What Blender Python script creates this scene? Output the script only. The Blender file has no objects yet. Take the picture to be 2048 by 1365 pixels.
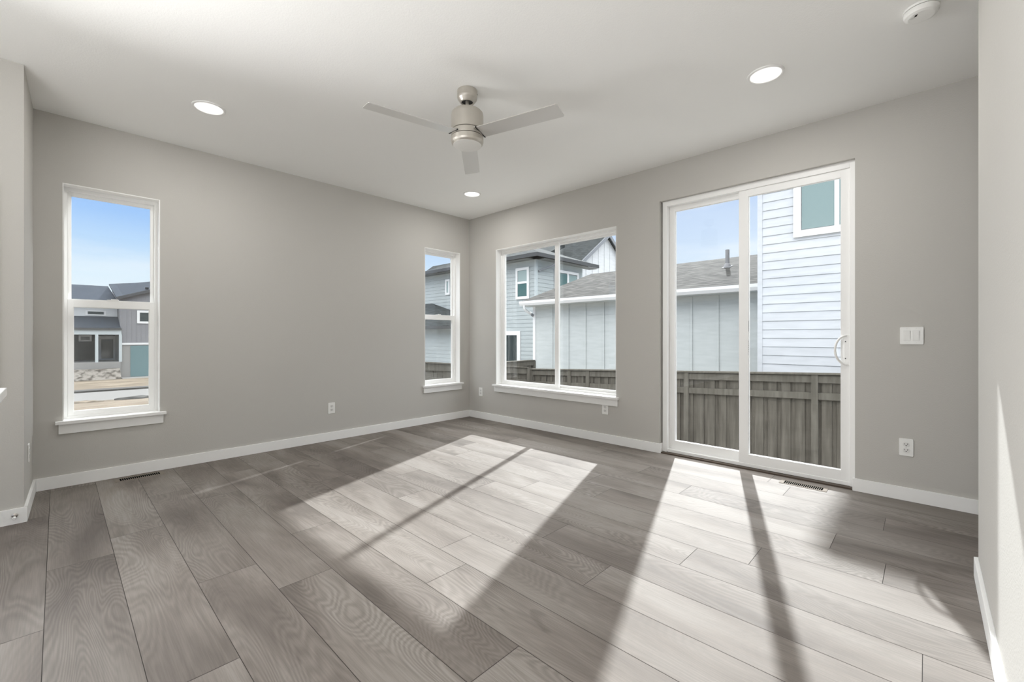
import bpy, bmesh, math, random
from mathutils import Vector, Matrix
R = math.radians
random.seed(7)
sc = bpy.context.scene
COL = sc.collection

# ------------------------------------------------------------------ camera
H = 2.743                                    # ceiling height
cam_d = bpy.data.cameras.new('camera')
cam_d.sensor_width = 36.0
cam_d.lens = 868.95 * 36.0 / 2048.0
cam_d.shift_y = -8.7 / 2048.0
cam_d.clip_start = 0.02
cam_d.clip_end = 400
cam = bpy.data.objects.new('camera', cam_d)
cam.location = (-3.9771, -4.6192, 1.1108)
cam.rotation_euler = (R(90), 0, -R(46.311))
COL.objects.link(cam)
sc.camera = cam

# ------------------------------------------------------------------ world, sun, area light, exposure
W = bpy.data.worlds.new('sky'); sc.world = W
W.use_nodes = True
nt = W.node_tree; nt.nodes.clear()
wo = nt.nodes.new('ShaderNodeOutputWorld'); bg = nt.nodes.new('ShaderNodeBackground')
tc = nt.nodes.new('ShaderNodeTexCoord'); sx = nt.nodes.new('ShaderNodeSeparateXYZ')
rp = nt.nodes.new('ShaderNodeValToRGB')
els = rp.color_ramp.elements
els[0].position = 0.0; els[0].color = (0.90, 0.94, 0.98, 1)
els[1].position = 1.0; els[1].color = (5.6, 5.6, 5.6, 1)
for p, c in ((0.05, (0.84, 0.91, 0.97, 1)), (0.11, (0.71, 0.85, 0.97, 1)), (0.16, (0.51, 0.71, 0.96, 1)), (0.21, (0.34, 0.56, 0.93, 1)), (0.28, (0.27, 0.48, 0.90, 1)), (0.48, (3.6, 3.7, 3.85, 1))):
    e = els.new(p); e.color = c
mp = nt.nodes.new('ShaderNodeMapping'); mp.inputs['Scale'].default_value = (1.6, 1.6, 9)
nz = nt.nodes.new('ShaderNodeTexNoise'); nz.inputs['Scale'].default_value = 1.5; nz.inputs['Detail'].default_value = 5
cr = nt.nodes.new('ShaderNodeValToRGB')
cr.color_ramp.elements[0].position = 0.54; cr.color_ramp.elements[0].color = (0, 0, 0, 1)
cr.color_ramp.elements[1].position = 0.80; cr.color_ramp.elements[1].color = (.7, .7, .7, 1)
mx = nt.nodes.new('ShaderNodeMix'); mx.data_type = 'RGBA'
mx.inputs['B'].default_value = (0.93, 0.95, 1.0, 1)
L = nt.links.new
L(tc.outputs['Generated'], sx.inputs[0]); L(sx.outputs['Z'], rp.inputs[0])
# whiter haze towards the sun's side of the sky
mr = nt.nodes.new('ShaderNodeMapRange'); mr.inputs['From Min'].default_value = 0.25; mr.inputs['From Max'].default_value = 1.0; mr.inputs['To Max'].default_value = 0.62
hz = nt.nodes.new('ShaderNodeMix'); hz.data_type = 'RGBA'; hz.inputs['B'].default_value = (0.86, 0.92, 0.99, 1)
mz = nt.nodes.new('ShaderNodeMapRange'); mz.inputs['From Min'].default_value = 0.40; mz.inputs['From Max'].default_value = 0.25
mm = nt.nodes.new('ShaderNodeMath'); mm.operation = 'MULTIPLY'
L(sx.outputs['X'], mr.inputs[0]); L(sx.outputs['Z'], mz.inputs[0]); L(mr.outputs[0], mm.inputs[0]); L(mz.outputs[0], mm.inputs[1]); L(mm.outputs[0], hz.inputs['Factor'])
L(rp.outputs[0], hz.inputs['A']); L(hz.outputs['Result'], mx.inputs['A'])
L(tc.outputs['Generated'], mp.inputs[0]); L(mp.outputs[0], nz.inputs['Vector']); L(nz.outputs['Fac'], cr.inputs[0])
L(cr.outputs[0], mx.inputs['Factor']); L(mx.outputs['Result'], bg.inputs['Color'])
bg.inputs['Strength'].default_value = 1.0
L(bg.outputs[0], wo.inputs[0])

sun_d = bpy.data.lights.new('sun', 'SUN')
sun_d.energy = 7.2; sun_d.angle = R(1.0); sun_d.color = (0.97, 0.985, 1.0)
sun = bpy.data.objects.new('sun', sun_d); COL.objects.link(sun)
SUN_TO = Vector((1.0, 0.339, 0.705)).normalized()
sun.rotation_euler = SUN_TO.to_track_quat('Z', 'Y').to_euler()
sun.location = (12, 4, 9)

def area(name, loc, direction, sx_, sy_, power, color):
    d = bpy.data.lights.new(name, 'AREA'); d.shape = 'RECTANGLE'
    d.size = sx_; d.size_y = sy_; d.energy = power; d.color = color
    o = bpy.data.objects.new(name, d); COL.objects.link(o)
    o.location = loc
    o.rotation_euler = Vector(direction).to_track_quat('-Z', 'Y').to_euler()
    return o
# unseen fill lights added to brighten the room, at the west and south walls
area('west_fill_light', (-9.05, -4.02, 1.40), (1, 0.12, 0.06), 1.35, 2.3, 14, (1.0, 1.0, 1.0))
area('south_fill_light', (-6.1, -4.72, 1.25), (0.35, 1, 0.25), 2.6, 2.1, 62, (1.0, 1.0, 1.0))
# and an added narrow fill light on the kitchen's north wall
area('north_fill_light', (-4.41, -0.73, 1.40), (0.34, -1, 0.0), 0.28, 1.15, 48, (1.0, 1.0, 1.0)).data.spread = R(105)
# unseen uplight added over the kitchen island to wash the ceiling
area('ceiling_fill_uplight', (-5.0, -3.2, 1.45), (0, 0, 1), 0.36, 1.8, 28, (1.0, 0.99, 0.97))

vs = sc.view_settings
sc.display_settings.display_device = 'sRGB'
vs.view_transform = 'Standard'; vs.look = 'None'; vs.gamma = 1.0; vs.use_curve_mapping = False
vs.exposure = 0.14
sc.cycles.max_bounces = 14; sc.cycles.diffuse_bounces = 7; sc.cycles.transparent_max_bounces = 24
sc.cycles.sample_clamp_indirect = 6.0
sc.cycles.use_denoising = True

# ------------------------------------------------------------------ materials
def mat(name, color, rough=0.5, metallic=0.0, spec=0.5):
    m = bpy.data.materials.new(name); m.use_nodes = True
    b = m.node_tree.nodes['Principled BSDF']
    b.inputs['Base Color'].default_value = (*color, 1)
    b.inputs['Roughness'].default_value = rough
    b.inputs['Metallic'].default_value = metallic
    b.inputs['Specular IOR Level'].default_value = spec
    return m
def nodes(m):
    return m.node_tree.nodes, m.node_tree.links.new, m.node_tree.nodes['Principled BSDF']
def bump(m, scale, strength, dist=0.002, detail=2.0):
    n, l, b = nodes(m)
    t = n.new('ShaderNodeTexCoord'); z = n.new('ShaderNodeTexNoise'); u = n.new('ShaderNodeBump')
    z.inputs['Scale'].default_value = scale; z.inputs['Detail'].default_value = detail
    u.inputs['Strength'].default_value = strength; u.inputs['Distance'].default_value = dist
    l(t.outputs['Object'], z.inputs['Vector']); l(z.outputs['Fac'], u.inputs['Height']); l(u.outputs[0], b.inputs['Normal'])
    return m
def mottle(m, c0, c1, scale, vec=(1, 1, 1), lo=0.35, hi=0.65, detail=4.0):
    n, l, b = nodes(m)
    t = n.new('ShaderNodeTexCoord'); g = n.new('ShaderNodeMapping'); z = n.new('ShaderNodeTexNoise'); r = n.new('ShaderNodeValToRGB')
    g.inputs['Scale'].default_value = vec
    z.inputs['Scale'].default_value = scale; z.inputs['Detail'].default_value = detail
    e = r.color_ramp.elements
    e[0].position = lo; e[0].color = (*c0, 1); e[1].position = hi; e[1].color = (*c1, 1)
    l(t.outputs['Object'], g.inputs[0]); l(g.outputs[0], z.inputs['Vector']); l(z.outputs['Fac'], r.inputs[0]); l(r.outputs[0], b.inputs['Base Color'])
    return r

M = {}
M['wall'] = bump(mat('wall_paint', (0.53, 0.516, 0.487), 0.75, spec=0.25), 150, 0.35, 0.0022)
M['ceiling'] = bump(mat('ceiling_paint', (0.90, 0.90, 0.885), 0.9, spec=0.1), 130, 0.35, 0.002)
M['trim'] = mat('white_trim_paint', (0.88, 0.88, 0.87), 0.4, spec=0.4)
M['vinyl'] = mat('white_vinyl', (0.90, 0.90, 0.89), 0.38, spec=0.4)
M['plate'] = mat('white_plastic', (0.84, 0.84, 0.82), 0.35)
M['rocker'] = mat('rocker_plastic', (0.74, 0.74, 0.72), 0.3)
M['slot'] = mat('dark_slot', (0.006, 0.006, 0.006), 0.9, spec=0.0)
M['bronze'] = mat('bronze_threshold', (0.085, 0.062, 0.045), 0.5, 0.3)
M['nickel'] = bump(mat('brushed_nickel', (0.56, 0.53, 0.48), 0.38, 0.75), 260, 0.06, 0.001)
M['blade'] = mat('silver_blade', (0.68, 0.67, 0.65), 0.33, 0.6)
M['cap'] = mat('fan_cap', (0.72, 0.71, 0.68), 0.4)
M['black'] = mat('black_plastic', (0.012, 0.012, 0.012), 0.5)
M['gasket'] = mat('dark_gasket', (0.10, 0.10, 0.10), 0.7)
M['register'] = mat('register_metal', (0.27, 0.24, 0.21), 0.75, 0.0, spec=0.04)
M['stone'] = mat('white_quartz', (0.76, 0.76, 0.75), 0.2)
M['cabinet'] = mat('cabinet_paint', (0.6, 0.6, 0.58), 0.4)
M['rubber'] = mat('white_rubber', (0.8, 0.8, 0.78), 0.6)
M['steel'] = mat('satin_steel', (0.45, 0.42, 0.39), 0.3, 0.9)
M['label'] = mat('pale_sticker', (0.70, 0.70, 0.69), 0.5)
M['ink'] = mat('sticker_ink', (0.22, 0.22, 0.22), 0.6)

def glass(name, tint=(0.975, 0.985, 0.98), gloss=1.0):
    m = bpy.data.materials.new(name); m.use_nodes = True
    n = m.node_tree.nodes; l = m.node_tree.links.new; n.clear()
    o = n.new('ShaderNodeOutputMaterial'); t = n.new('ShaderNodeBsdfTransparent'); g = n.new('ShaderNodeBsdfGlossy')
    x = n.new('ShaderNodeMixShader'); f = n.new('ShaderNodeLayerWeight'); p = n.new('ShaderNodeMath'); q = n.new('ShaderNodeMath')
    t.inputs['Color'].default_value = (*tint, 1); g.inputs['Roughness'].default_value = 0.0
    f.inputs['Blend'].default_value = 0.5                 # Schlick reflectance, the same from both faces of the pane
    p.operation = 'POWER'; p.inputs[1].default_value = 5; q.operation = 'MULTIPLY_ADD'; q.inputs[1].default_value = .966 * gloss; q.inputs[2].default_value = .034 * gloss
    l(f.outputs['Facing'], p.inputs[0]); l(p.outputs[0], q.inputs[0]); l(q.outputs[0], x.inputs[0]); l(t.outputs[0], x.inputs[1]); l(g.outputs[0], x.inputs[2]); l(x.outputs[0], o.inputs[0])
    return m
M['glass'] = glass('window_glass')
def screen_mat():
    m = bpy.data.materials.new('insect_screen'); m.use_nodes = True
    n = m.node_tree.nodes; l = m.node_tree.links.new; n.clear()
    o = n.new('ShaderNodeOutputMaterial'); t = n.new('ShaderNodeBsdfTransparent'); d = n.new('ShaderNodeBsdfDiffuse')
    x = n.new('ShaderNodeMixShader'); x.inputs[0].default_value = 0.08
    d.inputs['Color'].default_value = (0.30, 0.31, 0.31, 1)
    l(t.outputs[0], x.inputs[1]); l(d.outputs[0], x.inputs[2]); l(x.outputs[0], o.inputs[0])
    return m
M['screen'] = screen_mat()
def emit(name, color, s):
    m = bpy.data.materials.new(name); m.use_nodes = True
    n = m.node_tree.nodes; b = n['Principled BSDF']
    b.inputs['Base Color'].default_value = (0.9, 0.9, 0.88, 1)
    b.inputs['Emission Color'].default_value = (*color, 1); b.inputs['Emission Strength'].default_value = s
    return m
M['lamp'] = emit('lamp_lens', (1.0, 0.985, 0.95), 3.2)
M['lamp_baffle'] = emit('lamp_baffle', (1.0, 0.985, 0.95), 0.75)

# ---- floor: planks with grain running along y
def floor_mat():
    m = mat('grey_oak_planks', (0.2, 0.17, 0.15), 0.7, spec=0.55)
    n, l, b = nodes(m)
    t = n.new('ShaderNodeTexCoord')
    a = n.new('ShaderNodeAttribute'); a.attribute_name = 'plank'
    off = n.new('ShaderNodeVectorMath'); off.operation = 'MULTIPLY'; off.inputs[1].default_value = (37.0, 91.0, 53.0)
    add = n.new('ShaderNodeVectorMath'); add.operation = 'ADD'
    l(a.outputs['Vector'], off.inputs[0]); l(t.outputs['Object'], add.inputs[0]); l(off.outputs[0], add.inputs[1])
    def noise(vec, scale, detail=2.0, rough=0.5, dist=0.0):
        g = n.new('ShaderNodeMapping'); g.inputs['Scale'].default_value = vec
        z = n.new('ShaderNodeTexNoise'); z.inputs['Scale'].default_value = scale
        z.inputs['Detail'].default_value = detail; z.inputs['Roughness'].default_value = rough; z.inputs['Distortion'].default_value = dist
        l(add.outputs[0], g.inputs[0]); l(g.outputs[0], z.inputs['Vector'])
        return z.outputs['Fac']
    def math_(op, x, y=None, clamp=False):
        k = n.new('ShaderNodeMath'); k.operation = op; k.use_clamp = clamp
        for i, v in enumerate((x, y)):
            if v is None: continue
            if isinstance(v, (int, float)): k.inputs[i].default_value = v
            else: l(v, k.inputs[i])
        return k.outputs[0]
    def ramp(x, stops):
        r = n.new('ShaderNodeValToRGB'); e = r.color_ramp.elements
        e[0].position, e[0].color = stops[0][0], (*stops[0][1], 1)
        e[1].position, e[1].color = stops[-1][0], (*stops[-1][1], 1)
        for p, c in stops[1:-1]:
            q = e.new(p); q.color = (*c, 1)
        l(x, r.inputs[0]); return r.outputs[0]
    def mul(x, y, f=1.0):
        k = n.new('ShaderNodeMix'); k.data_type = 'RGBA'; k.blend_type = 'MULTIPLY'; k.inputs['Factor'].default_value = f
        l(x, k.inputs['A']); l(y, k.inputs['B']); return k.outputs['Result']
    # cathedral rings: contour lines of a slow stretched noise
    slow = noise((4.2, 0.75, 1), 1.0, 1.5, 0.45, 0.4)
    jit = noise((60, 4, 1), 1.0, 2)
    ph = math_('ADD', math_('MULTIPLY', slow, 330.0), math_('MULTIPLY', jit, 3.5))
    rings = math_('ADD', math_('MULTIPLY', math_('SINE', ph), 0.5), 0.5)
    fade = ramp(noise((2.6, 0.9, 1), 1.0, 1), [(0.38, (0.15,) * 3), (0.62, (1, 1, 1))])
    rings = math_('MULTIPLY', rings, fade)
    fine = noise((190, 5.5, 1), 1.0, 3, 0.6)
    blotch = noise((3.2, 0.9, 1), 1.0, 3, 0.55, 0.6)
    knot = noise((11.0, 3.0, 1), 1.0, 2, 0.5, 1.2)
    base = ramp(blotch, [(0.30, (0.118, 0.100, 0.087)), (0.47, (0.186, 0.163, 0.144)), (0.66, (0.250, 0.227, 0.206))])
    c = mul(base, ramp(rings, [(0.0, (1.05, 1.05, 1.05)), (1.0, (0.80, 0.79, 0.78))]))
    c = mul(c, ramp(fine, [(0.32, (0.84, 0.83, 0.82)), (0.62, (1.06, 1.06, 1.06))]))
    c = mul(c, ramp(knot, [(0.18, (0.62, 0.60, 0.59)), (0.27, (1, 1, 1))]))
    sep = n.new('ShaderNodeSeparateXYZ'); l(a.outputs['Vector'], sep.inputs[0])
    c = mul(c, ramp(sep.outputs['Z'], [(0.0, (0.92, 0.915, 0.91)), (1.0, (1.08, 1.08, 1.08))]))
    l(c, b.inputs['Base Color'])
    l(ramp(fine, [(0.3, (0.70,) * 3), (0.7, (0.78,) * 3)]), b.inputs['Roughness'])
    u = n.new('ShaderNodeBump'); u.inputs['Strength'].default_value = 0.12; u.inputs['Distance'].default_value = 0.001
    l(rings, u.inputs['Height']); l(u.outputs[0], b.inputs['Normal'])
    return m
M['floor'] = floor_mat()
M['seam'] = mat('plank_seam', (0.045, 0.037, 0.032), 0.8)

# ---- outdoors
def siding(name, c):
    m = mat(name, c, 0.6, spec=0.3)
    mottle(m, tuple(x * .95 for x in c), tuple(min(1, x * 1.04) for x in c), 2.5, (1, 1, 6))
    return m
M['pale_siding'] = siding('pale_blue_siding', (0.50, 0.515, 0.54))
M['grey_siding'] = siding('grey_blue_siding', (0.348, 0.378, 0.382))
M['garage_panel'] = siding('grey_green_panel', (0.45, 0.472, 0.466))
M['white_panel'] = siding('white_panel', (0.52, 0.53, 0.54))
M['charcoal_siding'] = siding('charcoal_vertical_siding', (0.20, 0.20, 0.212))
M['white_ext'] = mat('exterior_white', (0.66, 0.66, 0.66), 0.45)
M['soffit'] = mat('soffit_paint', (0.16, 0.165, 0.16), 0.7)
M['gutter_dark'] = mat('dark_gutter', (0.042, 0.043, 0.044), 0.45)
M['gutter_mid'] = mat('grey_gutter', (0.20, 0.21, 0.225), 0.8, spec=0.1)
M['trim_grey'] = mat('grey_trim', (0.42, 0.46, 0.47), 0.6)
M['pipe'] = mat('vent_pipe', (0.20, 0.20, 0.21), 0.6)
M['teal_glass'] = mat('dim_teal_pane', (0.045, 0.11, 0.11), 0.06, spec=0.6)
M['dark_glass'] = mat('dark_pane', (0.012, 0.022, 0.024), 0.06, spec=0.6)
M['frost_glass'] = mat('frosted_pane', (0.20, 0.27, 0.265), 0.25, spec=0.6)
M['curtain'] = mat('net_curtain', (0.27, 0.34, 0.34), 0.7)
M['door_teal'] = mat('teal_garage_door', (0.11, 0.185, 0.195), 0.45)
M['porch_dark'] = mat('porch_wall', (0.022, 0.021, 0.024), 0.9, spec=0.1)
M['concrete'] = bump(mat('concrete', (0.25, 0.245, 0.235), 0.9), 12, 0.3, 0.01)
M['asphalt'] = mat('pale_asphalt', (0.115, 0.112, 0.108), 0.9)
M['kerb'] = mat('dark_kerb', (0.03, 0.028, 0.026), 0.9)
M['dirt'] = mat('dry_dirt', (0.36, 0.29, 0.22), 0.95, spec=0.1)
mottle(M['dirt'], (0.085, 0.068, 0.050), (0.165, 0.137, 0.106), 0.6, (1, 2.2, 1), 0.35, 0.6, 8)
M['rocks'] = bump(mat('pale_rock_bank', (0.5, 0.46, 0.4), 0.95, spec=0.1), 5, 1.0, 0.2, 4)
mottle(M['rocks'], (0.08, 0.07, 0.06), (0.25, 0.23, 0.205), 3.0, (1, 1, 1), 0.38, 0.55, 5)
M['gravel'] = mat('side_yard_gravel', (0.42, 0.40, 0.37), 0.95)
mottle(M['gravel'], (0.28, 0.27, 0.255), (0.42, 0.41, 0.39), 9, (1, 1, 1), 0.35, 0.65, 6)
def shingles(name, c0, c1):
    m = mat(name, c0, 0.95, spec=0.15)
    n, l, b = nodes(m)
    t = n.new('ShaderNodeTexCoord'); g = n.new('ShaderNodeMapping'); g.inputs['Scale'].default_value = (3.0, 3.0, 26.0)
    z = n.new('ShaderNodeTexNoise'); z.inputs['Scale'].default_value = 1.0; z.inputs['Detail'].default_value = 4
    r = n.new('ShaderNodeValToRGB'); e = r.color_ramp.elements
    e[0].position = .36; e[0].color = (*c0, 1); e[1].position = .64; e[1].color = (*c1, 1)
    w = n.new('ShaderNodeTexWave'); w.wave_type = 'BANDS'; w.bands_direction = 'Z'; w.wave_profile = 'SAW'
    w.inputs['Scale'].default_value = 4.6; w.inputs['Distortion'].default_value = 0.35; w.inputs['Detail Scale'].default_value = 4
    r2 = n.new('ShaderNodeValToRGB'); e = r2.color_ramp.elements
    e[0].position = 0.0; e[0].color = (.12, .12, .12, 1); e[1].position = 0.55; e[1].color = (1, 1, 1, 1)
    k = n.new('ShaderNodeMix'); k.data_type = 'RGBA'; k.blend_type = 'MULTIPLY'; k.inputs['Factor'].default_value = 1
    l(t.outputs['Object'], g.inputs[0]); l(g.outputs[0], z.inputs['Vector']); l(z.outputs['Fac'], r.inputs[0])
    l(t.outputs['Object'], w.inputs['Vector']); l(w.outputs['Fac'], r2.inputs[0])
    l(r.outputs[0], k.inputs['A']); l(r2.outputs[0], k.inputs['B']); l(k.outputs['Result'], b.inputs['Base Color'])
    return m
M['shingle'] = shingles('grey_shingles', (0.018, 0.0177, 0.0168), (0.085, 0.083, 0.078))
M['shingle_dark'] = shingles('slate_shingles', (0.022, 0.026, 0.027), (0.062, 0.070, 0.072))
M['shingle_blue'] = shingles('blue_slate_shingles', (0.021, 0.028, 0.040), (0.043, 0.054, 0.072))
M['fence'] = mat('weathered_fence_wood', (0.16, 0.148, 0.125), 0.85, spec=0.15)
mottle(M['fence'], (0.083, 0.076, 0.063), (0.138, 0.128, 0.110), 2.0, (9, 9, 0.9), 0.3, 0.7, 5)
M['picket'] = mat('weathered_picket_wood', (0.14, 0.13, 0.11), 0.85, spec=0.15)
mottle(M['picket'], (0.070, 0.063, 0.052), (0.130, 0.119, 0.101), 2.0, (8, 8, 0.7), 0.3, 0.7, 6)

# ------------------------------------------------------------------ mesh helpers
class B:
    """collects shapes and links them as one mesh object"""
    def __init__(s, T=None):
        s.bm = bmesh.new(); s.T = T or (lambda p: p)
    def poly(s, pts):
        vs_ = [s.bm.verts.new(s.T(p)) for p in pts]
        return s.bm.faces.new(vs_)
    def box(s, a, b):
        x0, y0, z0 = (min(a[i], b[i]) for i in range(3)); x1, y1, z1 = (max(a[i], b[i]) for i in range(3))
        v = [s.bm.verts.new(s.T(p)) for p in ((x0,y0,z0),(x1,y0,z0),(x1,y1,z0),(x0,y1,z0),(x0,y0,z1),(x1,y0,z1),(x1,y1,z1),(x0,y1,z1))]
        for f in ((0,3,2,1),(4,5,6,7),(0,1,5,4),(1,2,6,5),(2,3,7,6),(3,0,4,7)):
            s.bm.faces.new([v[i] for i in f])
        return s
    def prism(s, pts, d):
        """extrude polygon pts by vector d"""
        d = Vector(d); a = [Vector(p) for p in pts]; n = len(a)
        v0 = [s.bm.verts.new(s.T(tuple(p))) for p in a]; v1 = [s.bm.verts.new(s.T(tuple(p + d))) for p in a]
        s.bm.faces.new(v0); s.bm.faces.new(v1[::-1])
        for i in range(n):
            s.bm.faces.new((v0[i], v1[i], v1[(i+1) % n], v0[(i+1) % n]))
        return s
    def lathe(s, prof, c=(0, 0, 0), n=48, close=False):
        rings = []
        full = [prof[0]]
        for (r0, z0), (r1, z1) in zip(prof, prof[1:]):      # support loops keep long faces flat under smooth shading
            ln = math.hypot(r1 - r0, z1 - z0)
            if ln > .006:
                for t in (.0012 / ln, 1 - .0012 / ln): full.append((r0 + (r1 - r0) * t, z0 + (z1 - z0) * t))
            full.append((r1, z1))
        for r, z in full:
            if r < 1e-6: rings.append([s.bm.verts.new(s.T((c[0], c[1], c[2] + z)))])
            else: rings.append([s.bm.verts.new(s.T((c[0] + r*math.cos(2*math.pi*i/n), c[1] + r*math.sin(2*math.pi*i/n), c[2] + z))) for i in range(n)])
        for q, w in zip(rings, rings[1:]):
            for i in range(n):
                j = (i + 1) % n
                if len(q) == 1 and len(w) == 1: continue
                if len(q) == 1: s.bm.faces.new((q[0], w[j], w[i]))
                elif len(w) == 1: s.bm.faces.new((q[i], q[j], w[0]))
                else: s.bm.faces.new((q[i], q[j], w[j], w[i]))
        return s
    def tube(s, pts, r, n=12):
        pts = [Vector(p) for p in pts]; rings = []
        for i, p in enumerate(pts):
            t = (pts[min(i+1, len(pts)-1)] - pts[max(i-1, 0)]).normalized()
            u = t.orthogonal().normalized() if i == 0 else (u - t * u.dot(t)).normalized()
            w = t.cross(u)
            rings.append([s.bm.verts.new(s.T(tuple(p + (u*math.cos(2*math.pi*k/n) + w*math.sin(2*math.pi*k/n)) * r))) for k in range(n)])
        for a, b in zip(rings, rings[1:]):
            for k in range(n): s.bm.faces.new((a[k], a[(k+1) % n], b[(k+1) % n], b[k]))
        s.bm.faces.new(rings[0][::-1]); s.bm.faces.new(rings[-1])
        return s
    def bar(s, a, b, w, h):
        """rectangular bar from a to b, w sideways, h up"""
        a, b = Vector(a), Vector(b); t = (b - a).normalized(); side = t.cross(Vector((0, 0, 1))).normalized() * w / 2
        up = side.cross(t).normalized() * h / 2
        s.prism([a - side - up, a + side - up, a + side + up, a - side + up], b - a); return s
    def build(s, name, m, parent=None, smooth=False, bevel=0.0, ms=None):
        bmesh.ops.recalc_face_normals(s.bm, faces=s.bm.faces)
        if bevel:
            bmesh.ops.remove_doubles(s.bm, verts=s.bm.verts, dist=1e-5)
            ed = [e for e in s.bm.edges if len(e.link_faces) == 2 and e.calc_face_angle(0) > 0.6]
            bmesh.ops.bevel(s.bm, geom=ed, offset=bevel, segments=2, affect='EDGES', profile=0.6)
        me = bpy.data.meshes.new(name); s.bm.to_mesh(me); s.bm.free()
        me.materials.append(m)
        for q in ms or (): me.materials.append(q)
        if smooth:
            for p in me.polygons: p.use_smooth = True
            try: me.set_sharp_from_angle(angle=R(35))
            except Exception: pass
        o = bpy.data.objects.new(name, me); COL.objects.link(o)
        if parent: place(o, parent)
        return o
def place(o, parent):
    """parent a part that was modelled in room coordinates"""
    o.parent = parent
    o.matrix_parent_inverse = parent.matrix_basis.inverted()
def empty(name, loc=(0, 0, 0)):
    o = bpy.data.objects.new(name, None); o.empty_display_size = 0.1; o.location = loc; COL.objects.link(o); return o
def tag(o, label=None, cat=None, group=None, kind=None):
    for k, v in (('label', label), ('category', cat), ('group', group), ('kind', kind)):
        if v: o[k] = v
    return o
def structure(o, label): return tag(o, label=label, kind='structure')

TN = lambda p: (p[0], p[1], p[2])            # north wall: (u, depth outward, z)
TE = lambda p: (p[1], p[0], p[2])            # east wall:  u runs along y
TS = lambda p: (p[0], -4.79 - p[1], p[2])    # south wall

def wall_mesh(T, u0, u1, d0, d1, holes, z1=H):
    b = B(T)
    us = sorted({u0, u1, *[h[0] for h in holes], *[h[1] for h in holes]}); zs = sorted({0.0, z1, *[h[2] for h in holes], *[h[3] for h in holes]})
    for d in (d0, d1):
        for a, c in zip(us, us[1:]):
            for e, f in zip(zs, zs[1:]):
                um, zm = (a+c)/2, (e+f)/2
                if any(h[0] < um < h[1] and h[2] < zm < h[3] for h in holes): continue
                b.poly([(a,d,e),(c,d,e),(c,d,f),(a,d,f)])
    def strip(p, q):
        b.poly([(p[0],d0,p[1]),(q[0],d0,q[1]),(q[0],d1,q[1]),(p[0],d1,p[1])])
    for h in holes:
        A, Bc, C, D = (h[0],h[2]),(h[1],h[2]),(h[1],h[3]),(h[0],h[3])
        strip(Bc, C); strip(C, D); strip(D, A)
        strip(A, Bc)
    for p, q in (((u0,0),(u1,0)),((u1,0),(u1,z1)),((u1,z1),(u0,z1)),((u0,z1),(u0,0))): strip(p, q)
    bmesh.ops.remove_doubles(b.bm, verts=b.bm.verts, dist=1e-5)
    return b

# ------------------------------------------------------------------ room shell
WIN1 = (-3.950, -3.385, 0.470, 2.250); WIN2 = (-0.748, -0.171, 0.470, 2.250)
WIN3 = (-2.305, -0.530, 0.470, 2.250); DOOR = (-4.243, -2.770, 0.0, 2.402)
structure(wall_mesh(TN, -4.30, 0.17, 0, 0.17, [WIN1, WIN2]).build('wall_north', M['wall']), 'warm grey wall with the two tall narrow windows')
structure(wall_mesh(TE, -6.20, 0.0, 0, 0.17, [WIN3, DOOR]).build('wall_east', M['wall']), 'warm grey wall with the wide window and the sliding glass door')
b = B(); b.prism([(-4.115,-.70,0),(-4.096,0,0),(-4.30,0,0),(-4.30,-.55,0),(-9.2,-.55,0),(-9.2,-.70,0)], (0,0,H))
structure(b.build('wall_left', M['wall']), 'textured grey wall end at the left edge with a narrow bright return')
b = B(); b.box((-1.05,-4.79,0),(-9.2,-4.93,H))
structure(b.build('wall_right', M['wall']), 'bright textured wall close at the right edge')
b = B(); b.box((-1.05,-4.93,0),(-1.19,-6.2,H)); b.box((-1.19,-6.2,0),(0.17,-6.35,H))
structure(b.build('wall_passage', M['wall']), 'grey wall closing the passage behind the right wall')
b = B(); b.box((-9.2,-.55,0),(-9.34,-4.93,0.25)); b.box((-9.2,-.55,2.55),(-9.34,-4.93,H)); b.box((-9.2,-.55,.25),(-9.34,-.90,2.55)); b.box((-9.2,-4.60,.25),(-9.34,-4.93,2.55))  # the wide opening is added to let in fill light
structure(b.build('wall_west', M['wall']), 'kitchen end wall around a wide opening added for fill light')
b = B(); b.box((-9.34,-6.35,H),(0.17,0.17,H+.12))
structure(b.build('ceiling', M['ceiling']), 'flat off-white textured ceiling')

def build_floor():
    w, ln, gap = 0.236, 1.524, 0.0011
    joint = {1:-3.89, 2:-4.437, 3:-3.35, 4:-4.25, 5:-2.95, 6:-3.99, 7:-3.748, 8:-4.608, 9:-3.51, 10:-4.30, 11:-2.99, 12:-3.56, 13:-2.557, 14:-2.25, 15:-2.90, 16:-1.61, 17:-2.2}
    b = B(); b.box((-9.34,-6.35,-.02),(0.17,0.17,-.0022))
    bm = b.bm
    lay = bm.faces.layers.float_vector.new('plank')
    for f in bm.faces: f.material_index = 1
    rnd = random.Random(11)
    for i in range(0, 40):
        x1 = 0.0 - i*w; x0 = x1 - w
        if x1 > 0.02 or x0 < -9.3: continue
        y = joint.get(i, -rnd.random()*ln) + 8*ln
        while y > -6.3:
            a, c = max(y - ln, -6.3), min(y, 0.0)
            if a < c:
                f = b.poly([(x0+gap,a+gap,0),(x1-gap,a+gap,0),(x1-gap,c-gap,0),(x0+gap,c-gap,0)])
                f[lay] = (rnd.random(), rnd.random(), rnd.random())
            y -= ln
    return b.build('floor', M['floor'], ms=[M['seam']])
structure(build_floor(), 'grey-brown wood plank floor')

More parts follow.
